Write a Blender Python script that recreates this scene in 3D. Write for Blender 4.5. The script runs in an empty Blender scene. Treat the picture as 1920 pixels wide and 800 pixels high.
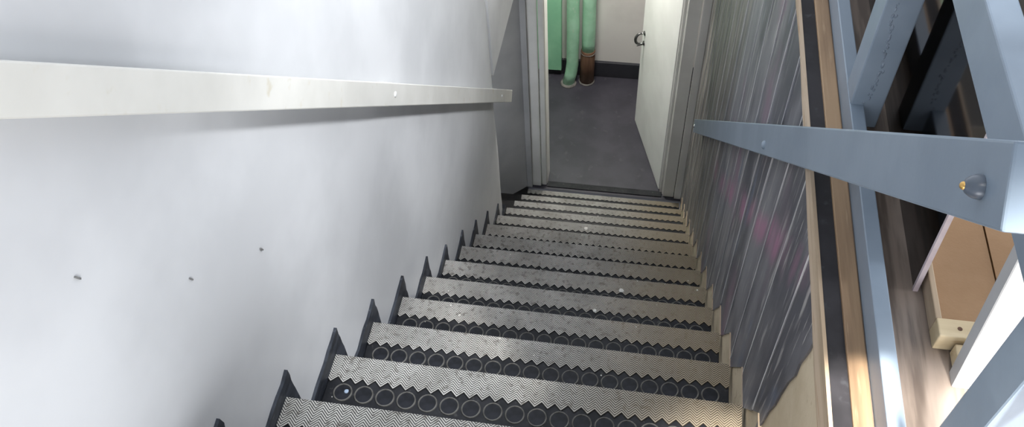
import bpy, bmesh, math, random
from mathutils import Vector, Matrix, noise
random.seed(7)
S = bpy.context.scene
COL = S.collection

# ------------------------------------------------------------------ camera
F_PX = 1616.328
PITCH, YAW, ROLL = 0.882884, -0.217213, -0.070921
CAM = Vector((0.71375, -1.0577, 1.98966))
def cam_axes():
    cy, sy = math.cos(YAW), math.sin(YAW)
    right = Vector((cy, -sy, 0)); fwd = Vector((sy, cy, 0)); up = Vector((0, 0, 1))
    f2 = fwd*math.cos(PITCH) - up*math.sin(PITCH)
    u2 = up*math.cos(PITCH) + fwd*math.sin(PITCH)
    cr, sr = math.cos(ROLL), math.sin(ROLL)
    return right*cr + u2*sr, u2*cr - right*sr, f2
r_, u_, f_ = cam_axes()
cd = bpy.data.cameras.new('camera'); cam = bpy.data.objects.new('camera', cd); COL.objects.link(cam)
cd.sensor_fit = 'HORIZONTAL'; cd.sensor_width = 36.0; cd.lens = F_PX/1920*36; cd.clip_start = 0.02
cam.matrix_world = Matrix(((r_.x, u_.x, -f_.x, CAM.x), (r_.y, u_.y, -f_.y, CAM.y), (r_.z, u_.z, -f_.z, CAM.z), (0, 0, 0, 1)))
S.camera = cam

# ------------------------------------------------------------------ world, sun, window light, exposure
w = bpy.data.worlds.new('world'); S.world = w; w.use_nodes = True
bg = w.node_tree.nodes['Background']
bg.inputs[0].default_value = (0.88, 0.93, 1.0, 1); bg.inputs[1].default_value = 1.5
sd = bpy.data.lights.new('sun', 'SUN'); sun = bpy.data.objects.new('sun', sd); COL.objects.link(sun)
sd.energy = 3.5; sd.angle = math.radians(4.0); sd.color = (1.0, 0.97, 0.92)
SUN = Vector((0.55, -0.65, 0.90)).normalized()
sun.rotation_euler = SUN.to_track_quat('Z', 'Y').to_euler()
def area(name, loc, target, sx, sy, power, color):
    ld = bpy.data.lights.new(name, 'AREA'); ld.shape = 'RECTANGLE'; ld.size = sx; ld.size_y = sy
    ld.energy = power; ld.color = color
    o = bpy.data.objects.new(name, ld); COL.objects.link(o); o.location = loc
    o.rotation_euler = (Vector(loc) - Vector(target)).to_track_quat('Z', 'Y').to_euler()
    return o
area('low_window_light', (1.35, -1.99, .99), (1.35, 0, .99), 1.3, .50, 22, (0.97, 0.98, 1.0))
area('daylight', (3.36, -.15, 1.14), (0, -.15, 1.14), 2.2, .62, 24, (0.92, 0.96, 1.0))
pd = bpy.data.lights.new('sun_patch_spot', 'SPOT'); spot = bpy.data.objects.new('sun_patch_spot', pd); COL.objects.link(spot)
pd.energy = 800; pd.spot_size = math.radians(23); pd.spot_blend = 0.35; pd.shadow_soft_size = 0.05; pd.color = (1.0, 0.96, 0.90)  # added spot, stands in for the sun patch on railing and floor strips
spot.location = (1.02, -1.2, 2.9)
spot.rotation_euler = (Vector(spot.location) - Vector((1.12, -.74, .785))).to_track_quat('Z', 'Y').to_euler()
qd = bpy.data.lights.new('wall_fill_spot', 'SPOT'); wall_fill = bpy.data.objects.new('wall_fill_spot', qd); COL.objects.link(wall_fill)
qd.energy = 470; qd.spot_size = math.radians(50); qd.spot_blend = 1.0; qd.shadow_soft_size = 0.20; qd.color = (0.95, 0.97, 1.0)  # added spot that brightens the left wall; no real fixture
wall_fill.location = (1.9, .12, 3.0)
wall_fill.rotation_euler = (Vector(wall_fill.location) - Vector((-.03, 1.0, -.15))).to_track_quat('Z', 'Y').to_euler()
spot2 = bpy.data.objects.new('sun_patch_spot', pd.copy()); COL.objects.link(spot2); spot2.data.energy = 520  # second added spot, carries the sun patch onto the laminate
spot2.location = (1.42, -1.2, 2.9)
spot2.rotation_euler = (Vector(spot2.location) - Vector((1.30, -.74, .785))).to_track_quat('Z', 'Y').to_euler()
S.view_settings.view_transform = 'Standard'; S.view_settings.look = 'None'
S.view_settings.gamma = 1.0; S.view_settings.use_curve_mapping = False
S.view_settings.exposure = 0.35

# ------------------------------------------------------------------ dimensions
G, RISE, W = 0.24, 0.218907, 1.0357        # going, rise, stair width
WL = -0.03                                  # face of the left wall
ZF = 0.785                                  # upper floor
ZB = -12*RISE                               # lower floor
YD = 2.95                                   # wall of the lower door
ny = lambda i: i*G
nz = lambda i: -i*RISE

# ------------------------------------------------------------------ node helpers
def new_mat(name):
    m = bpy.data.materials.new(name); m.use_nodes = True
    nt = m.node_tree; b = nt.nodes['Principled BSDF']
    return m, nt, b
def N(nt, t, **kw):
    n = nt.nodes.new(t)
    for k, v in kw.items(): setattr(n, k, v)
    return n
def mth(nt, op, a, b=None, c=None):
    n = N(nt, 'ShaderNodeMath', operation=op)
    for i, v in enumerate((a, b, c)):
        if v is None: continue
        if hasattr(v, 'links'): nt.links.new(v, n.inputs[i])
        else: n.inputs[i].default_value = v
    return n.outputs[0]
def mix(nt, fac, a, b):
    n = N(nt, 'ShaderNodeMix', data_type='RGBA')
    for sock, v in ((n.inputs[0], fac), (n.inputs[6], a), (n.inputs[7], b)):
        if hasattr(v, 'links'): nt.links.new(v, sock)
        elif isinstance(v, (int, float)): sock.default_value = v
        else: sock.default_value = (*v, 1)
    return n.outputs[2]
def ramp(nt, x, lo, hi):
    n = N(nt, 'ShaderNodeMapRange', interpolation_type='SMOOTHSTEP')
    nt.links.new(x, n.inputs[0]); n.inputs[1].default_value = lo; n.inputs[2].default_value = hi
    return n.outputs[0]
def coords(nt, scale=(1, 1, 1), kind='Object'):
    tc = N(nt, 'ShaderNodeTexCoord'); mp = N(nt, 'ShaderNodeMapping'); mp.inputs['Scale'].default_value = scale
    nt.links.new(tc.outputs[kind], mp.inputs['Vector']); return mp.outputs[0]
def noise_n(nt, vec, scale, detail=4, rough=0.55):
    n = N(nt, 'ShaderNodeTexNoise'); nt.links.new(vec, n.inputs['Vector'])
    n.inputs['Scale'].default_value = scale; n.inputs['Detail'].default_value = detail; n.inputs['Roughness'].default_value = rough
    return n.outputs['Fac']
def bump(nt, b, h, strength=0.3, dist=0.002):
    n = N(nt, 'ShaderNodeBump'); n.inputs['Strength'].default_value = strength; n.inputs['Distance'].default_value = dist
    nt.links.new(h, n.inputs['Height']); nt.links.new(n.outputs[0], b.inputs['Normal'])
def setc(nt, b, c):
    if hasattr(c, 'links'): nt.links.new(c, b.inputs['Base Color'])
    else: b.inputs['Base Color'].default_value = (*c, 1)

def fleck_mix(nt, col):
    g = N(nt, 'ShaderNodeNewGeometry'); vo = N(nt, 'ShaderNodeTexVoronoi'); vo.inputs['Scale'].default_value = 55
    nt.links.new(g.outputs['Position'], vo.inputs['Vector'])
    sep = N(nt, 'ShaderNodeSeparateColor'); nt.links.new(vo.outputs['Color'], sep.inputs[0])
    near = mth(nt, 'LESS_THAN', vo.outputs['Distance'], mth(nt, 'MULTIPLY', sep.outputs[1], .22))
    pick = mth(nt, 'GREATER_THAN', sep.outputs[0], .955)
    return mix(nt, mth(nt, 'MULTIPLY', near, pick), col, (.62, .61, .57))
def mottled(name, c1, c2, scale=6, rough=0.6, stretch=(1, 1, 1), bstr=0.15, bdist=0.002, bscale=60, c3=None, lo=0.35, hi=0.65, spec=0.5, flecks=False):
    m, nt, b = new_mat(name)
    v = coords(nt, stretch)
    col = mix(nt, ramp(nt, noise_n(nt, v, scale), lo, hi), c1, c2)
    if c3: col = mix(nt, ramp(nt, noise_n(nt, v, scale*4.3, 3), 0.60, 0.75), col, c3)
    if flecks: col = fleck_mix(nt, col)
    setc(nt, b, col); b.inputs['Roughness'].default_value = rough; b.inputs['Specular IOR Level'].default_value = spec
    bump(nt, b, noise_n(nt, v, bscale, 3), bstr, bdist)
    return m

M = {}
M['plaster'] = mottled('white_plaster', (0.66, 0.67, 0.685), (0.76, 0.77, 0.785), 2.2, 0.42, bstr=0.12, bdist=0.006, bscale=9)
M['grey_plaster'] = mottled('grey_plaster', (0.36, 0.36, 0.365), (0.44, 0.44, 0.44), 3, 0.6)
M['beige'] = mottled('beige_plaster', (0.50, 0.41, 0.28), (0.58, 0.49, 0.35), 7, 0.85, bscale=90, bstr=0.3, c3=(0.42, 0.33, 0.22))
M['cream'] = mottled('cream_gloss_paint', (0.78, 0.77, 0.73), (0.85, 0.84, 0.80), 5, 0.38, bstr=0.05)
M['rail_white'] = mottled('ivory_rail_paint', (0.74, 0.73, 0.68), (0.82, 0.81, 0.76), 4, 0.35, bstr=0.05, c3=(0.70, 0.66, 0.55))
M['white'] = mottled('white_paint', (0.76, 0.76, 0.74), (0.82, 0.82, 0.80), 4, 0.5, bstr=0.05)
M['rubber'] = mottled('black_rubber', (0.011, 0.012, 0.015), (0.024, 0.025, 0.029), 14, 0.5, bstr=0.1, c3=(0.055, 0.055, 0.055), spec=.22, flecks=True)
M['stud'] = mottled('stud_rubber', (0.008, 0.009, 0.012), (0.018, 0.020, 0.027), 30, 0.45, bstr=0.1, spec=.22, flecks=True)
M['stud_ring'] = mottled('worn_stud_ring', (0.09, 0.087, 0.08), (0.19, 0.185, 0.17), 30, 0.6, spec=.2)
M['riser'] = mottled('riser_rubber', (0.012, 0.012, 0.013), (0.025, 0.024, 0.023), 9, 0.6, spec=.2)
M['skirt'] = mottled('black_skirting_paint', (0.020, 0.023, 0.030), (0.055, 0.062, 0.078), 9, 0.45, spec=.3, stretch=(1, 1, 4), bstr=0.3, c3=(0.12, 0.13, 0.15))
M['blue'] = mottled('blue_grey_paint', (0.185, 0.235, 0.295), (0.23, 0.285, 0.35), 5, 0.35, stretch=(1, 1, 1), bstr=0.12, bscale=40)
M['floor_low'] = mottled('charcoal_linoleum', (0.034, 0.032, 0.045), (0.050, 0.047, 0.063), 5, 0.5, bstr=0.05, c3=(0.062, 0.060, 0.072))
M['base_dark'] = mottled('dark_baseboard', (0.022, 0.023, 0.03), (0.035, 0.036, 0.045), 5, 0.5)
M['room_white'] = mottled('warm_white_wall', (0.74, 0.72, 0.70), (0.82, 0.80, 0.78), 3, 0.6)
M['green'] = mottled('mint_green_paint', (0.28, 0.62, 0.40), (0.34, 0.70, 0.46), 5, 0.5, bscale=30, bstr=0.3)
M['green_pipe'] = mottled('pale_mint_pipe', (0.34, 0.64, 0.44), (0.43, 0.74, 0.54), 8, 0.45, bscale=25, bstr=0.6, bdist=0.006, c3=(0.48, 0.68, 0.52))
M['rust'] = mottled('brown_pipe_lagging', (0.085, 0.040, 0.022), (0.16, 0.085, 0.05), 16, 0.8, stretch=(1, 1, .12), bstr=0.6, c3=(0.22, 0.14, 0.09))
M['dirt'] = mottled('grey_mortar', (0.13, 0.125, 0.12), (0.22, 0.21, 0.20), 30, 0.9, bscale=80, bstr=0.6)
M['metal'] = mottled('dark_steel', (0.10, 0.10, 0.10), (0.16, 0.16, 0.16), 20, 0.3); M['metal'].node_tree.nodes['Principled BSDF'].inputs['Metallic'].default_value = 0.9
M['chrome'] = mottled('bright_steel', (0.62, 0.62, 0.62), (0.70, 0.70, 0.70), 20, 0.25); M['chrome'].node_tree.nodes['Principled BSDF'].inputs['Metallic'].default_value = 1.0
M['brass'] = mottled('brass', (0.55, 0.33, 0.10), (0.62, 0.40, 0.14), 20, 0.35); M['brass'].node_tree.nodes['Principled BSDF'].inputs['Metallic'].default_value = 0.8
M['bead'] = mottled('pale_plank_joint', (0.42, 0.42, 0.43), (0.70, 0.69, 0.68), 9, 0.6, stretch=(1, 1, .4))
M['pale_wood'] = mottled('bare_pine', (0.36, 0.27, 0.18), (0.52, 0.41, 0.30), 26, 0.65, stretch=(1, .08, 1), c3=(0.36, 0.22, 0.11))
M['block_wood'] = mottled('pale_timber', (0.52, 0.41, 0.25), (0.64, 0.53, 0.35), 22, 0.65, stretch=(.15, 1, 1), c3=(0.44, 0.31, 0.16))
M['brown_wood'] = mottled('brown_oak_strip', (0.20, 0.125, 0.07), (0.34, 0.225, 0.13), 34, 0.55, stretch=(1, .06, 1), c3=(0.36, 0.25, 0.15))
M['black_strip'] = mottled('black_floor_strip', (0.020, 0.019, 0.021), (0.036, 0.034, 0.038), 8, 0.5, c3=(0.05, 0.05, 0.055), spec=.2)
M['hardboard'] = mottled('brown_hardboard', (0.25, 0.135, 0.055), (0.31, 0.18, 0.085), 6, 0.6, bscale=200)
M['sheet'] = mottled('dark_glass', (0.060, 0.048, 0.044), (0.075, 0.060, 0.055), 2, 0.06, bstr=0.0)
M['sheet'].node_tree.nodes['Principled BSDF'].inputs['Metallic'].default_value = 1.0
M['sheet_edge'] = mottled('pink_grey_edge', (0.48, 0.40, 0.42), (0.60, 0.53, 0.55), 12, 0.5)
M['crack'] = mottled('cracked_dark_blue_paint', (0.13, 0.165, 0.215), (0.22, 0.27, 0.335), 60, 0.5)
M['bolt'] = mottled('dark_blue_bolt_paint', (0.045, 0.06, 0.085), (0.08, 0.10, 0.13), 30, 0.35)
M['fleck_blue'] = mottled('pale_blue_paint_drop', (0.33, 0.42, 0.55), (0.42, 0.52, 0.66), 50, 0.7)
M['fleck'] = mottled('white_paint_fleck', (0.75, 0.73, 0.68), (0.85, 0.84, 0.80), 50, 0.8)
M['chip'] = mottled('wall_scuff', (0.16, 0.16, 0.16), (0.26, 0.26, 0.25), 50, 0.8)

def plank_mat():
    m, nt, b = new_mat('streaked_dark_plank_paint')
    v = coords(nt, (1, 1, 0.10)); v2 = coords(nt, (1, 1, 0.35)); v3 = coords(nt, (1, 1, .045))
    base = mix(nt, ramp(nt, noise_n(nt, v2, 5.5, 4), 0.36, 0.64), (0.062, 0.063, 0.080), (0.190, 0.188, 0.205))
    pink = mix(nt, ramp(nt, noise_n(nt, coords(nt, (1, 1, .6)), 3.6, 2), 0.56, 0.76), base, (0.20, 0.125, 0.175))
    blue = mix(nt, ramp(nt, noise_n(nt, v2, 9.0, 2), 0.60, 0.78), pink, (0.115, 0.14, 0.20))
    grey = mix(nt, ramp(nt, noise_n(nt, v, 42, 4), 0.55, 0.72), blue, (0.33, 0.32, 0.315))
    fine = mix(nt, ramp(nt, noise_n(nt, v3, 150, 2), 0.64, 0.76), grey, (0.40, 0.39, 0.38))
    # the far boards are bare, browner timber
    sx = N(nt, 'ShaderNodeSeparateXYZ'); nt.links.new(coords(nt), sx.inputs[0])
    far = ramp(nt, mth(nt, 'ADD', sx.outputs[1], mth(nt, 'MULTIPLY', noise_n(nt, v, 8, 2), .7)), 1.55, 1.95)
    brown = mix(nt, ramp(nt, noise_n(nt, v, 36, 4), 0.40, 0.66), (0.10, 0.09, 0.082), (0.32, 0.29, 0.265))
    # a faded pink paint smear running down parallel to the stairs
    d = mth(nt, 'ABSOLUTE', mth(nt, 'ADD', mth(nt, 'SUBTRACT', mth(nt, 'ADD', sx.outputs[2], mth(nt, 'MULTIPLY', sx.outputs[1], .912)), .60), mth(nt, 'MULTIPLY', mth(nt, 'SUBTRACT', noise_n(nt, v2, 7, 3), .5), .16)))
    smear = mth(nt, 'MULTIPLY', mth(nt, 'SUBTRACT', 1.0, ramp(nt, d, .01, .085)), ramp(nt, noise_n(nt, v, 14, 4), .36, .66))
    fine = mix(nt, mth(nt, 'MULTIPLY', smear, .8), fine, (0.36, 0.16, 0.26))
    setc(nt, b, mix(nt, far, fine, brown))
    b.inputs['Roughness'].default_value = 0.42
    bump(nt, b, noise_n(nt, v, 40, 4), 0.25, 0.002)
    return m
M['plank'] = plank_mat()

TOOTH, AMP, VALLEY = 0.0335, 0.016, -0.079
def chevron_mat():
    m, nt, b = new_mat('worn_chevron_rubber')
    sx = N(nt, 'ShaderNodeSeparateXYZ'); nt.links.new(coords(nt), sx.inputs[0])
    x, y = sx.outputs[0], sx.outputs[1]
    tri = mth(nt, 'ABSOLUTE', mth(nt, 'MULTIPLY', mth(nt, 'SUBTRACT', mth(nt, 'FRACT', mth(nt, 'DIVIDE', x, TOOTH)), .5), 2))
    v = mth(nt, 'DIVIDE', mth(nt, 'SUBTRACT', y, mth(nt, 'MULTIPLY', tri, AMP)), 0.0068)
    saw = mth(nt, 'ABSOLUTE', mth(nt, 'MULTIPLY', mth(nt, 'SUBTRACT', mth(nt, 'FRACT', v), .5), 2))
    ridge = ramp(nt, saw, 0.28, 0.58)
    g = N(nt, 'ShaderNodeNewGeometry')
    ns = noise_n(nt, g.outputs['Position'], 9, 4); ns2 = noise_n(nt, g.outputs['Position'], 60, 3)
    light = mix(nt, ramp(nt, ns, 0.3, 0.7), (0.46, 0.445, 0.41), (0.66, 0.645, 0.61))
    light = mix(nt, ramp(nt, ns2, 0.52, 0.72), light, (0.28, 0.26, 0.23))
    # beige dirt ingrained along the right-hand side
    dirt = mth(nt, 'MULTIPLY', ramp(nt, mth(nt, 'ADD', x, mth(nt, 'MULTIPLY', ns, .3)), 0.62, 1.12), .8)
    light = mix(nt, dirt, light, (0.36, 0.285, 0.18))
    groove = mix(nt, dirt, (0.040, 0.039, 0.039), (0.08, 0.06, 0.036))
    setc(nt, b, fleck_mix(nt, mix(nt, ridge, groove, light))); b.inputs['Roughness'].default_value = 0.55; b.inputs['Specular IOR Level'].default_value = .3
    bump(nt, b, ridge, 0.6, 0.0015)
    return m
M['chevron'] = chevron_mat()

def laminate_mat():
    m, nt, b = new_mat('grey_brown_laminate')
    v = coords(nt, (1, .07, 1)); v2 = coords(nt, (1, .2, 1))
    c = mix(nt, ramp(nt, noise_n(nt, v, 55, 5), 0.38, 0.64), (0.085, 0.062, 0.048), (0.20, 0.155, 0.125))
    c = mix(nt, ramp(nt, noise_n(nt, v2, 16, 3), 0.5, 0.75), c, (0.26, 0.21, 0.175))
    setc(nt, b, c); b.inputs['Roughness'].default_value = 0.45
    bump(nt, b, noise_n(nt, v, 70, 4), 0.2, 0.001)
    return m
M['laminate'] = laminate_mat()

# ------------------------------------------------------------------ object helpers
def tag(o, label=None, cat=None, group=None, kind=None):
    if label: o['label'] = label
    if cat: o['category'] = cat
    if group: o['group'] = group
    if kind: o['kind'] = kind
    return o
def link_mesh(name, me, mat, parent=None):
    o = bpy.data.objects.new(name, me); COL.objects.link(o)
    if mat and not me.materials: me.materials.append(M[mat])
    if parent is not None:
        o.parent = parent
        base = Vector((0, 0, 0)); p = parent
        while p is not None: base += p.location; p = p.parent
        o.location = -base                    # vertices are written in world metres
    return o
def bm_obj(name, bm, mat, parent=None, smooth=False):
    bmesh.ops.recalc_face_normals(bm, faces=bm.faces)
    me = bpy.data.meshes.new(name); bm.to_mesh(me); bm.free()
    if smooth:
        for p in me.polygons: p.use_smooth = True
    return link_mesh(name, me, mat, parent)
def empty(name, loc, parent=None):
    o = bpy.data.objects.new(name, None); COL.objects.link(o); o.location = loc; o.empty_display_size = .05
    if parent is not None:
        o.parent = parent; o.location = Vector(loc) - parent.location
    return o
def add_box(bm, a, b, bev=0.0):
    x0, y0, z0 = a; x1, y1, z1 = b
    vs = [bm.verts.new(p) for p in ((x0,y0,z0),(x1,y0,z0),(x1,y1,z0),(x0,y1,z0),(x0,y0,z1),(x1,y0,z1),(x1,y1,z1),(x0,y1,z1))]
    fs = [bm.faces.new([vs[i] for i in f]) for f in ((0,3,2,1),(4,5,6,7),(0,1,5,4),(1,2,6,5),(2,3,7,6),(3,0,4,7))]
    if bev:
        es = {e for f in fs for e in f.edges}
        bmesh.ops.bevel(bm, geom=list(es), offset=bev, segments=2, affect='EDGES', profile=0.5)
def box(name, a, b, mat, parent=None, bev=0.0):
    bm = bmesh.new(); add_box(bm, a, b, bev); return bm_obj(name, bm, mat, parent)
def prism(name, pts, d, mat, parent=None, bev=0.0):
    """pts: world points of one flat face; d: vector of extrusion."""
    bm = bmesh.new(); d = Vector(d); n = len(pts)
    a = [bm.verts.new(p) for p in pts]; b = [bm.verts.new(Vector(p) + d) for p in pts]
    bm.faces.new(a); bm.faces.new(list(reversed(b)))
    for i in range(n): bm.faces.new((a[i], b[i], b[(i+1) % n], a[(i+1) % n]))
    if bev: bmesh.ops.bevel(bm, geom=list(bm.edges), offset=bev, segments=2, affect='EDGES', profile=0.5)
    return bm_obj(name, bm, mat, parent)
def tube_bm(bm, path, radii, seg=20, cap=True):
    rings = []
    for k, p in enumerate(path):
        p = Vector(p); a = Vector(path[max(k-1, 0)]); b = Vector(path[min(k+1, len(path)-1)])
        t = (b-a).normalized(); ref = Vector((0, 1, 0)) if abs(t.y) < .9 else Vector((1, 0, 0))
        u = t.cross(ref).normalized(); v = t.cross(u)
        rings.append([bm.verts.new(p + (u*math.cos(q) + v*math.sin(q))*radii[k]) for q in [2*math.pi*j/seg for j in range(seg)]])
    for k in range(len(rings)-1):
        for j in range(seg): bm.faces.new((rings[k][j], rings[k][(j+1) % seg], rings[k+1][(j+1) % seg], rings[k+1][j]))
    if cap: bm.faces.new(rings[0]); bm.faces.new(list(reversed(rings[-1])))
def tube(name, path, radii, mat, parent=None, seg=20):
    bm = bmesh.new()
    if not isinstance(radii, (list, tuple)): radii = [radii]*len(path)
    tube_bm(bm, path, radii, seg)
    o = bm_obj(name, bm, mat, parent)
    for p in o.data.polygons: p.use_smooth = len(p.vertices) == 4
    return o
def dome(name, c, axis, r, h, mat, parent=None, seg=16):
    """a rounded screw or bolt head: lathe about axis."""
    c = Vector(c); ax = Vector(axis).normalized(); path = []; rad = []
    for k in range(6):
        q = k/5*math.pi/2; path.append(c + ax*(h*math.sin(q))); rad.append(max(r*math.cos(q), r*.03))
    path.insert(0, c - ax*0.004); rad.insert(0, r)
    return tube(name, path, rad, mat, parent, seg)

# ================================================================== SETTING
# ---- left wall: uneven old plaster, ends in an uneven edge above the recess
YE = 2.16
X0M_REC = WL+.003
def wavy(y, z):
    return -0.006*(0.5 + 0.5*noise.noise(Vector((y*1.6, z*1.3, 3.1)))) - 0.002*(.5 + .5*noise.noise(Vector((y*5, z*4.0, 8.0))))
wl = bmesh.new()
ys = [-2.6 + (YE+2.6)*k/100 for k in range(101)]; zs = [-3.0 + 6.2*k/120 for k in range(121)]
grid = [[wl.verts.new((WL + wavy(y, z) - (0.018*max(0, (k-97)/3)**2), y + (0.012*noise.noise(Vector((z*3, 1, 2))) if k == 100 else 0), z)) for z in zs] for k, y in enumerate(ys)]
for a in range(100):
    for b in range(120): wl.faces.new((grid[a][b], grid[a+1][b], grid[a+1][b+1], grid[a][b+1]))
back = [[wl.verts.new((WL - .16, y, z)) for z in (zs[0], zs[-1])] for y in (ys[0], ys[-1])]
wl.faces.new([grid[100][b] for b in range(121)] + [back[1][1], back[1][0]])
wl.faces.new((back[0][0], back[0][1], back[1][1], back[1][0]))
wall_left = bm_obj('wall_left', wl, 'plaster', smooth=True)
tag(wall_left, 'uneven white plastered wall along the left side of the stairs', 'wall', kind='structure')
# step-shaped black skirting painted on the left wall, one patch per step
for i in range(-3, 10):
    h = 0.047 + random.uniform(-.008, .010); y0, y1 = ny(i-1)+.052, ny(i)+.050 + random.uniform(-.006, .006)
    if i == 9: y1 = ny(i) - .02
    n = 7; top = []
    for k in range(n+1):
        t = k/n; top.append((WL+.004, y0 + (y1-y0)*t, nz(i) + h*(0.92+.08*t) + (random.uniform(-.005, .005) if 0 < k < n else 0.006*t)))
    side = [(WL+.004, y1 + random.uniform(-.004, .004), nz(i) + h*q) for q in (.6, .2, -.3, -.8)]
    o = prism('skirting_patch', [(WL+.004, y0, nz(i)-.12)] + top + side + [(WL+.004, y1, nz(i) - RISE-.02), (WL+.004, y0, nz(i)-RISE-.02)][:1] + [(WL+.004, y1-.03, nz(i)-.12)], (-.03, 0, 0), 'skirt', wall_left)
for q in ((-.485, 1.041), (-.305, .783), (-.095, .592)):
    y, z = q
    prism('scuff', [(WL+.0004, y-.004, z+.006), (WL+.0004, y-.0015, z+.007), (WL+.0004, y+.0035, z-.004), (WL+.0004, y+.0015, z-.006)], (-.02, 0, 0), 'chip', wall_left)

wall_lintel = box('wall_lintel', (-.30, YE+.004, -.93), (WL-.012, YD, .55), 'plaster')
tag(wall_lintel, 'short wall piece hanging over the recess beside the door', 'wall', kind='structure')
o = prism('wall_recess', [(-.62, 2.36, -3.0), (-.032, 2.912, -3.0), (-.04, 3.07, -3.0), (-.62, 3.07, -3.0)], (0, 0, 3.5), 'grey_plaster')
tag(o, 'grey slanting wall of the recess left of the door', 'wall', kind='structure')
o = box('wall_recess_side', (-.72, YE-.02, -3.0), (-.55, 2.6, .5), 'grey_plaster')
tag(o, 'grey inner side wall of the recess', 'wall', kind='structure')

rs = bmesh.new()
for i in (10, 11, 12): add_box(rs, (-.60, ny(i)-G, nz(i)-.2), (X0M_REC, ny(i) + (.03 if i == 12 else 0), nz(i)-.001))
o = bm_obj('floor_recess', rs, 'riser'); tag(o, 'dark stepped ledge in the recess beside the lowest steps', 'floor', kind='structure')
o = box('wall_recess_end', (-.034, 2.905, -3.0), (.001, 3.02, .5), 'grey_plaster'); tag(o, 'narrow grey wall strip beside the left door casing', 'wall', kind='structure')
# ---- right wall of the stairwell: beige plaster clad with streaked planks
XB = W + 0.0045
wall_right = box('wall_right', (XB, -1.6, -3.0), (W+.055, YD-.001, ZF-.031), 'beige')
tag(wall_right, 'beige plaster wall clad with dark streaked vertical planks', 'wall', kind='structure')
def zbot(y):
    i = math.floor(y/G + 1e-6)
    if i >= 12: return ZB + .002
    fr = y - i*G
    return nz(i) - .012 if fr < .118 else nz(i) - .012 - RISE*(fr-.118)/(G-.118)
breaks = sorted([i*G for i in range(-6, 14)] + [i*G+.118 for i in range(-6, 14)])
def bottom_path(y0, y1):
    pts = [(y0, zbot(y0+1e-4))]
    for b in breaks:
        if y0 + 1e-3 < b < y1 - 1e-3:
            pts += [(b, zbot(b-1e-3)), (b, zbot(b+1e-3))]
    pts.append((y1, zbot(y1-1e-3))); return pts
joints = [.263 + .168*k for k in range(-2, 17)] ; joints[-1] = YD-.012
ZT = .768
for a, b in zip([None] + joints[:-1], joints):
    if a is None:
        b0 = b-.0015
        pts = [(b0, ZT), (-.25, ZT), (-.236, .66), (-.222, .60), (-.224, .56), (-.205, .50), (-.192, .42), (-.186, .37), (-.168, .30), (-.158, .24), (-.152, .19), (-.148, .12), (-.142, .06), (-.14, nz(-1)-.215)]
        pts += [p for p in bottom_path(-.13, b0)]
    else:
        b0, a0 = b-.0015, a+.0015
        pts = [(b0, ZT), (a0, ZT)] + bottom_path(a0, b0)
    dx = random.uniform(-.0012, .0012)
    prism('plank', [(W+dx, y, z) for y, z in pts], (XB-W-dx+.0003, 0, 0), 'plank', wall_right)
    if a is not None:
        zb = zbot(a) + .01
        zt = ZT
        prism('plank_joint', [(W-.0022, a-.0025, zb), (W-.0022, a+.0025, zb), (W-.0022, a+.0022, zt), (W-.0022, a-.0022, zt)], (.009, 0, 0), 'bead', wall_right)
for i in range(-1, 12):
    box('plank_cut_edge', (W-.003, ny(i)+.002, nz(i)-.0165), (W+.006, ny(i)+.117, nz(i)-.0115), 'pale_wood', wall_right)
# bare timber fascia above the planks with a ragged lower edge
pts = [(-1.6, ZF), (-1.6, .70)]; y = -1.5
while y < YD-.1:
    pts.append((y, .722 + .012*noise.noise(Vector((y*4, 0, 5))) + .045*min(1, max(0, (y+.25)/.7)))); y += .06
pts += [(YD-.02, .76), (YD-.02, ZF)]
prism('timber_fascia', [(W-.004, y, z) for y, z in pts], (.006, 0, 0), 'pale_wood', wall_right)

# ---- upper floor to the right of the stairwell
floor = box('floor_upper', (1.096, -2.6, ZF-.12), (3.4, YD, ZF), 'laminate')
tag(floor, 'grey brown laminate floor behind the blue railing', 'floor', kind='structure')
o = box('trim_1', (W+.0025, -1.6, ZF-.03), (1.066, YD-.02, ZF-.002), 'black_strip'); tag(o, 'black edging strip along the top of the stairwell wall', 'trim', kind='structure')
o = box('trim_2', (1.066, -1.6, ZF-.03), (1.0955, YD-.02, ZF+.004), 'brown_wood', bev=.002); tag(o, 'narrow brown oak strip beside the bottom rail of the railing', 'trim', kind='structure')
o = box('floor_landing', (WL-.05, -2.6, .45), (W+.0, -.975, .66), 'laminate'); tag(o, 'laminate landing at the top of the stairs', 'floor', kind='structure')

# ---- unseen back wall behind the camera, added to block sun; openings shaped for light
wb = bmesh.new()
WX0, WX1, WZ0, WZ1 = 2.18, 2.65, 1.0, 3.15
for a, b in (((-.2, -2.04, -.2), (WX0, -2.0, .72)), ((-.2, -2.04, 1.32), (WX0, -2.0, 3.2)), ((-.2, -2.04, .72), (.68, -2.0, 1.32)), ((2.02, -2.04, .72), (WX0, -2.0, 1.32))): add_box(wb, a, b)
for a, b in (((WX1, -2.04, -.2), (3.4, -2.0, 3.2)), ((WX0, -2.04, -.2), (WX1, -2.0, WZ0)), ((WX0, -2.04, 3.15), (WX1, -2.0, 3.2))): add_box(wb, a, b)
o = bm_obj('wall_back_sun_block', wb, 'plaster'); tag(o, 'unseen white wall behind the viewer, added to block the sun, with openings shaped for light', 'wall', kind='structure')
wf = bmesh.new()
for a, b in (((3.4, -2.04, .6), (3.5, -1.25, 3.2)), ((3.4, .95, .6), (3.5, YD, 3.2)), ((3.4, -1.25, .6), (3.5, .95, .82)), ((3.4, -1.25, 1.48), (3.5, .95, 3.2))): add_box(wf, a, b)
o = bm_obj('wall_far_right', wf, 'plaster'); tag(o, 'white outer wall of the upper room', 'wall', kind='structure')

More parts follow.
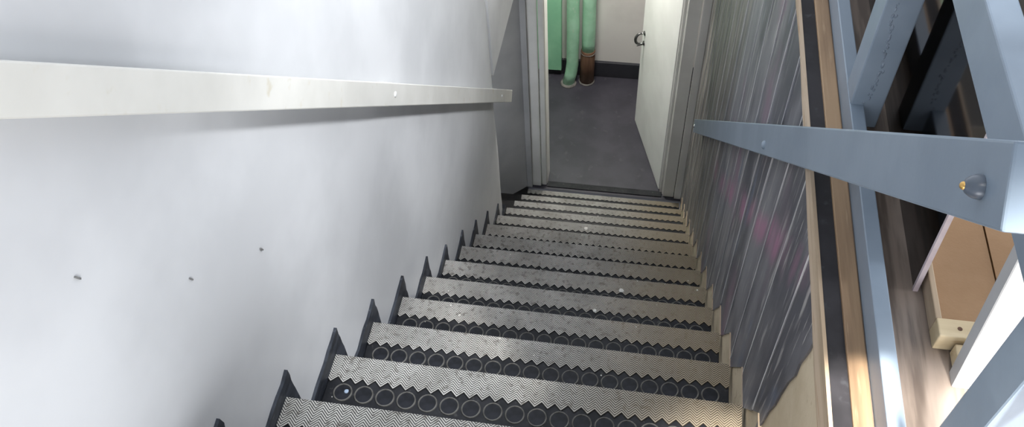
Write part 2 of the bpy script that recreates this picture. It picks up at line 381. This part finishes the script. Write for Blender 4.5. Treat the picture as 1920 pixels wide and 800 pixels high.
o = box('ceiling_sun_block', (-.2, -2.04, 3.2), (3.5, -.45, 3.3), 'plaster'); tag(o, 'unseen white ceiling slab above the head of the stairs, added to block the sun', 'ceiling', kind='structure')  # partial slab added to keep the sun off the upper left wall
# ---- lower door wall, room behind it
dw = bmesh.new()
add_box(dw, (1.085, YD, -3.0), (1.9, 3.07, .5)); add_box(dw, (.0, YD, -.58), (1.085, 3.07, .5)); add_box(dw, (-1.2, 3.0, -3.0), (-.02, 3.07, .5))
o = bm_obj('wall_door', dw, 'room_white'); tag(o, 'white wall around the door at the foot of the stairs', 'wall', kind='structure')
o = box('ceiling_stairs', (-.7, 2.2, .5), (1.10, 3.1, .62), 'plaster'); tag(o, 'plaster ceiling above the foot of the stairs', 'ceiling', kind='structure')
o = box('floor_lower', (-1.2, 2.90, -2.9), (1.9, 4.3, ZB), 'floor_low'); tag(o, 'charcoal linoleum floor of the lower room', 'floor', kind='structure')
o = box('wall_lower_back', (-1.2, 4.14, -3.0), (1.9, 4.3, -.2), 'room_white'); tag(o, 'warm white back wall of the lower room behind the pipes', 'wall', kind='structure')
o = box('wall_lower_left', (-1.2, 3.07, -3.0), (-1.05, 4.14, -.2), 'room_white'); tag(o, 'white left wall of the lower room', 'wall', kind='structure')
o = box('wall_lower_right', (1.75, 3.07, -3.0), (1.9, 4.14, -.2), 'room_white'); tag(o, 'white right wall of the lower room', 'wall', kind='structure')
o = box('ceiling_lower', (-1.2, 3.07, -.3), (1.9, 4.3, -.2), 'room_white'); tag(o, 'white ceiling of the lower room', 'ceiling', kind='structure')
o = box('baseboard_back', (.07, 4.115, ZB), (1.75, 4.14, -2.483), 'base_dark', bev=.003); tag(o, 'dark baseboard along the back wall of the lower room', 'baseboard', kind='structure')
o = box('baseboard_left', (-1.05, 4.115, ZB), (.068, 4.14, -2.483), 'base_dark', bev=.003); tag(o, 'dark baseboard under the mint green panel', 'baseboard', kind='structure')

# ---- door: frame, casing, open leaf with pull handle
door = tag(empty('door_1', (.49, YD, ZB)), 'open white door with cream casing at the foot of the stairs', 'door', kind='structure')
ZTOP = -.60
def strip(name, x0, x1, y0, y1, mat='cream'): return box(name, (x0, y0, ZB+.002), (x1, y1, ZTOP), mat, door, bev=.004)
strip('casing', .000, .062, YD-.028, YD-.002); strip('casing', .066, .100, YD-.016, YD-.002)
strip('jamb', .068, .104, YD-.002, 3.075)
strip('casing', .992, 1.083, YD-.034, YD-.002); strip('casing', .912, .987, YD-.020, YD-.002)
strip('jamb', .906, .945, YD-.002, 3.075); strip('door_stop', .890, .906, YD+.012, YD+.040)
box('jamb', (.068, YD-.02, ZTOP), (1.083, 3.075, ZTOP+.04), 'cream', door, bev=.004)
box('threshold', (.10, YD-.03, ZB), (.906, YD+.02, ZB+.008), 'rubber', door, bev=.003)
H0, H1 = Vector((.882, 2.985, 0)), Vector((.668, 3.657, 0))
ld = (H1-H0).normalized(); ln = Vector((-ld.y, ld.x, 0));
if ln.x > 0: ln = -ln
leaf = prism('leaf', [H0 + Vector((0,0,ZB+.008)), H1 + Vector((0,0,ZB+.008)), H1 + Vector((0,0,ZTOP-.01)), H0 + Vector((0,0,ZTOP-.01))], -ln*.038, 'white', door, bev=.002)
hc = H1 - ld*.055 + Vector((0, 0, -1.80))
for dz in (.042, -.042):
    p = hc + Vector((0, 0, dz))
    tube('rosette', [p, p+ln*.006], [.017, .015], 'metal', leaf, 16)
    tube('handle_stem', [p, p+ln*.03], [.006, .006], 'chrome', leaf, 12)
path = [hc + Vector((0, 0, .042)) + ln*.02]
for k in range(9):
    q = math.pi/2 - math.pi*k/8; path.append(hc + ln*(.03 + .032*math.cos(q)) + Vector((0, 0, .044*math.sin(q))))
path.append(hc + Vector((0, 0, -.042)) + ln*.02)
tube('pull_handle', path, [.006] + [.007 + .003*math.sin(math.pi*k/8) for k in range(9)] + [.006], 'metal', leaf, 12)
p = hc + Vector((0, 0, -.052)); tube('latch_pin', [p+ln*.004, p+ln*.05+Vector((0,0,-.006))], [.0035, .003], 'metal', leaf, 8)

# ================================================================== STAIRCASE
stairs = tag(empty('staircase', (W/2, ny(12), ZB)), 'steep staircase with worn black rubber chevron treads and round studs', 'staircase')
X0M, X1M = WL+.005, W-.005
def chevron_mesh(x0):
    """the worn chevron field of one tread: saw-toothed back edge, rounded nosing edge; local origin at nosing."""
    bm = bmesh.new(); xs = []
    k = math.floor(x0/TOOTH*2)
    while k*TOOTH/2 < X1M:
        xs.append(max(x0, k*TOOTH/2)); k += 1
    xs.append(X1M); xs = sorted(set(xs)); prof = [(-.002, .0030), (0.001, .0022), (.0022, -.001), (.0022, -.020)]
    rows = []
    for x in xs:
        tri = abs((x/TOOTH) % 1 - .5)*2; yb = VALLEY + AMP*tri
        rows.append([bm.verts.new((x, yb, .0004)), bm.verts.new((x, yb+.0004, .0030))] + [bm.verts.new((x, y, z)) for y, z in prof])
    for a, b in zip(rows, rows[1:]):
        for j in range(len(a)-1): bm.faces.new((a[j], b[j], b[j+1], a[j+1]))
    bmesh.ops.recalc_face_normals(bm, faces=bm.faces)
    me = bpy.data.meshes.new('tread_mat'); bm.to_mesh(me); bm.free(); me.materials.append(M['chevron']); return me
def stud_mesh():
    bm = bmesh.new(); seg = 22
    prof = [(.0, .0012), (.0195, .0012), (.0212, .0012), (.0222, .0027), (.0244, .0027), (.0256, .0)]
    rings = [[bm.verts.new((r*math.cos(2*math.pi*j/seg), r*math.sin(2*math.pi*j/seg), z)) for j in range(seg)] for r, z in prof[1:]]
    f = bm.faces.new(rings[0]); f.material_index = 0
    for k in range(len(rings)-1):
        for j in range(seg):
            f = bm.faces.new((rings[k][j], rings[k][(j+1) % seg], rings[k+1][(j+1) % seg], rings[k+1][j])); f.material_index = 1 if k >= 1 else 0
    bmesh.ops.recalc_face_normals(bm, faces=bm.faces)
    me = bpy.data.meshes.new('stud'); bm.to_mesh(me); bm.free()
    me.materials.append(M['stud']); me.materials.append(M['stud_ring'])
    return me
ME_MAT, ME_STUD = chevron_mesh(X0M), stud_mesh()
for i in range(-3, 13):
    xl = X0M
    t = box('tread', (xl, ny(i)-G-.035, nz(i)-.034), (X1M, ny(i), nz(i)), 'rubber', stairs, bev=.003)
    m = bpy.data.objects.new('tread_mat', ME_MAT); COL.objects.link(m); m.parent = t
    m.location = (0, ny(i), nz(i))
    if i >= 8: m.scale = (1, (.80, .66, .60, .56, .52)[i-8], 1)
    if i < 12: box('riser', (xl, ny(i)-.040, nz(i)-RISE), (X1M, ny(i)-.022, nz(i)-.034), 'riser', stairs)
    if -2 <= i <= 8:
        for k in range(18):
            s = bpy.data.objects.new('stud', ME_STUD); COL.objects.link(s); s.parent = t
            s.location = (.024 + .0562*k, ny(i)-.104, nz(i) + .0002)

# ================================================================== HANDRAILS
def rail(name, label, x0, x1, a, b, hgt, mat, base):
    e = tag(empty(name, base), label, 'handrail')
    a = Vector((0, *a)); b = Vector((0, *b)); d = (b-a).normalized(); n = Vector((0, -d.z, d.y))
    if n.z < 0: n = -n
    pts = [a + n*hgt/2, b + n*hgt/2, b - n*hgt/2, a - n*hgt/2]
    prism('rail_board', [(x0, p.y, p.z) for p in pts], (x1-x0, 0, 0), mat, e, bev=.0025)
    return e, a, b
lr, a, b = rail('handrail', 'ivory painted flat handrail on the white left wall', -.012, .015, (-1.0, 1.873), (2.318, -1.208), .065, 'rail_white', (.0, 2.318, -1.21))
for q in ((.676, .3175), (2.067, -.976)):
    dome('screw_head', (.0152, q[0], q[1]), (1, 0, 0), .009, .004, 'white', lr)
for q in ((-.55, 1.455), (.70, .294), (2.05, -.959)):
    box('wall_bracket', (WL-.02, q[0]-.03, q[1]-.022), (-.011, q[0]+.03, q[1]+.018), 'rail_white', lr)
rr, a, b = rail('handrail', 'blue painted flat handrail bolted to the post on the right', .988, 1.030, (-.585, 1.490), (2.225, -1.228), .069, 'blue', (1.0, 2.2, -1.25))
dome('bolt', (.9878, -.552, 1.452), (-1, 0, 0), .0105, .014, 'bolt', rr); dome('bolt_tip', (.9745, -.552, 1.452), (-1, 0, 0), .0035, .003, 'brass', rr)
dome('bolt', (.9878, .328, .590), (-1, 0, 0), .010, .007, 'blue', rr)
dome('bolt', (.9878, 2.19, -1.196), (-1, 0, 0), .009, .006, 'chrome', rr)
for q in ((.335, .598), (2.17, -1.18)):
    box('wall_bracket', (1.028, q[0]-.02, q[1]-.02), (1.05, q[0]+.02, q[1]+.02), 'blue', rr)
box('post_spacer', (1.029, -.588, 1.46), (1.0965, -.540, 1.49), 'blue', rr)

# ================================================================== BALUSTRADE
bal = tag(empty('balustrade', (1.128, -.2, ZF)), 'blue painted timber railing on the floor edge right of the stairs', 'railing')
def post(y0, y1, x0=1.098, x1=1.158): return box('post', (x0, y0, ZF), (x1, y1, 2.0), 'blue', bal, bev=.003)
post(-.594, -.534); pm = post(.205, .268)
# cracked paint ridge down the face of the far post
bm = bmesh.new()
for k in range(90):
    z = .845 + k*.0064 + random.uniform(-.004, .004); x = 1.121 + random.uniform(-.0035, .0035) + .014*noise.noise(Vector((z*6, 0, 1))) + (z-.84)*.014
    r = random.uniform(.0012, .0036)
    bmesh.ops.create_icosphere(bm, subdivisions=1, radius=1, matrix=Matrix.Translation((x, .205, z)) @ Matrix.Diagonal((r, .0016, r*random.uniform(1, 2.4), 1)))
bm_obj('paint_crack', bm, 'crack', pm)
box('bottom_rail', (1.097, -1.6, ZF), (1.123, YD-.03, .842), 'blue', bal, bev=.002)
box('middle_rail', (1.097, -1.6, 1.273), (1.135, YD-.03, 1.345), 'blue', bal, bev=.003)

# ================================================================== THINGS STORED BEHIND THE RAILING
sh = tag(empty('dark_glass_sheet', (1.185, .6, ZF)), 'tall dark glossy sheet standing on edge behind the blue railing', 'glass sheet')
XS = 1.183
prism('sheet', [(XS, -.165, ZF), (XS, 1.9, ZF), (XS, 1.9, 1.40), (XS, -.115, 1.40)], (.005, 0, 0), 'sheet', sh)
prism('edge_strip', [(XS-.002, -.171, ZF), (XS-.002, -.165, ZF), (XS-.002, -.115, 1.40), (XS-.002, -.121, 1.40)], (.008, 0, 0), 'sheet_edge', sh)

pl = tag(empty('wooden_platform', (1.4, 0, ZF)), 'low platform of brown hardboard on pale timber battens behind the dark sheet', 'platform')
ZPL = .818
box('batten', (1.1965, -.278, ZF), (1.75, -.245, ZPL+.006), 'block_wood', pl, bev=.002)
box('batten', (1.1965, -.245, ZF), (1.206, 1.0, ZPL+.003), 'pale_wood', pl, bev=.002)
box('batten', (1.73, -.245, ZF), (1.75, 1.0, ZPL), 'pale_wood', pl, bev=.002)
box('hardboard_panel', (1.206, -.244, ZPL-.014), (1.302, 1.0, ZPL-.006), 'hardboard', pl)
box('hardboard_panel', (1.304, -.244, ZPL-.014), (1.73, 1.0, ZPL-.004), 'hardboard', pl)
tube('knot', [(1.228, -.262, ZPL+.0055), (1.228, -.262, ZPL+.0066)], [.004, .0035], 'rust', pl, 10)
bl = box('timber_offcut', (1.222, -.316, ZF), (1.262, -.282, .812), 'block_wood', bev=.002); tag(bl, 'small timber offcut on the floor between platform and white board', 'wood block')

wbd = tag(empty('white_board', (1.35, -.33, ZF)), 'white painted board with bare edge leaning upright on the laminate floor', 'board')
lean = .16
prism('board', [(1.218, -.343, ZF), (1.218, -.317, ZF), (1.218, -.317 + .9*lean, ZF+.9), (1.218, -.343 + .9*lean, ZF+.9)], (.30, 0, 0), 'white', wbd, bev=.001)
prism('board_edge', [(1.2165, -.342, ZF+.001), (1.2165, -.318, ZF+.001), (1.2165, -.318 + .899*lean, ZF+.899), (1.2165, -.342 + .899*lean, ZF+.899)], (.002, 0, 0), 'grey_plaster', wbd)

# ================================================================== LOWER ROOM
gp = tag(empty('green_panel', (-.15, 4.1, -2.57)), 'mint green painted panel on the back wall left of the pipes', 'panel')
box('panel', (-.62, 4.085, -2.568), (.058, 4.139, -.31), 'green', gp, bev=.004)
for i, (x, yb, r, lab) in enumerate(((.152, 4.035, .047, 'mint green heating pipe bending at the floor, painted all the way down'), (.268, 4.055, .050, 'mint green pipe with brown bare lagging at its foot'))):
    p = tag(empty('pipe', (x, yb, ZB)), lab, 'pipe')
    zb = ZB if i == 0 else -2.318
    path, rad = [], []
    for k in range(26):
        t = k/25; z = zb + (-.31 - zb)*t
        bend = -.030*max(0, 1-(z-ZB)/.22)**2 if i == 0 else 0
        path.append((x + bend + .004*noise.noise(Vector((z*4, i, 0))), yb + (bend*.7 if i == 0 else 0), z)); rad.append(r*(1 + .05*noise.noise(Vector((z*7, i, 4)))) if k else r*.96)
    tube('painted_pipe', path, rad, 'green_pipe', p, 24)
    if i == 1:
        tube('lagging', [(x-.006, yb, ZB), (x-.004, yb, -2.45), (x, yb, -2.318), (x, yb, -2.308)], [.056, .056, .054, .050], 'rust', p, 24)
        tube('wire_tie', [(x, yb, -2.335), (x, yb, -2.330)], [.057, .057], 'dirt', p, 24)
    cx = x + (-.028 if i == 0 else -.006)
    cy = yb + (-.02 if i == 0 else 0)
    tube('mortar_collar', [(cx, cy, ZB+.0005), (cx, cy, ZB+.006), (cx, cy, ZB+.014)], [.065, .062, .055], 'dirt', p, 18)

lamp = tag(empty('ceiling_lamp', (.25, 3.5, -.3)), 'round white ceiling lamp of the lower room', 'lamp')
tube('lamp_shade', [(.25, 3.5, -.302), (.25, 3.5, -.34), (.25, 3.5, -.365)], [.13, .13, .09], 'white', lamp, 24)
area('lamp_light', (.25, 3.5, -.375), (.3, 3.5, -2), .3, .3, 23, (1, .96, .9))

# ================================================================== PAINT FLECKS ON THE TREADS
fl = [((.703, .904), 4, .010, 'largest white paint fleck, on the chevrons in mid stair'), ((.616, .653), 3, .007, 'small white paint fleck right of centre, one step nearer than the largest'),
      ((.474, 1.888), 8, .011, 'white paint smear near the nosing far down the stairs'), ((.033, -.1005), 0, .0062, 'pale blue paint drop on the leftmost full stud of the near step')]
for (xy, i, r, lab) in fl:
    bm = bmesh.new(); bmesh.ops.create_icosphere(bm, subdivisions=2, radius=1)
    zt = .003 if i else .0014
    for v in bm.verts:
        k = 1 + .35*noise.noise(v.co*2 + Vector((i, r*90, 0)))
        v.co = Vector((xy[0] + v.co.x*r*k, xy[1] + v.co.y*r*k, nz(i) + zt + max(v.co.z, -.2)*.0016))
    o = bm_obj('paint_fleck', bm, 'fleck' if i else 'fleck_blue', smooth=True); tag(o, lab, 'paint fleck', group='paint flecks on the treads')
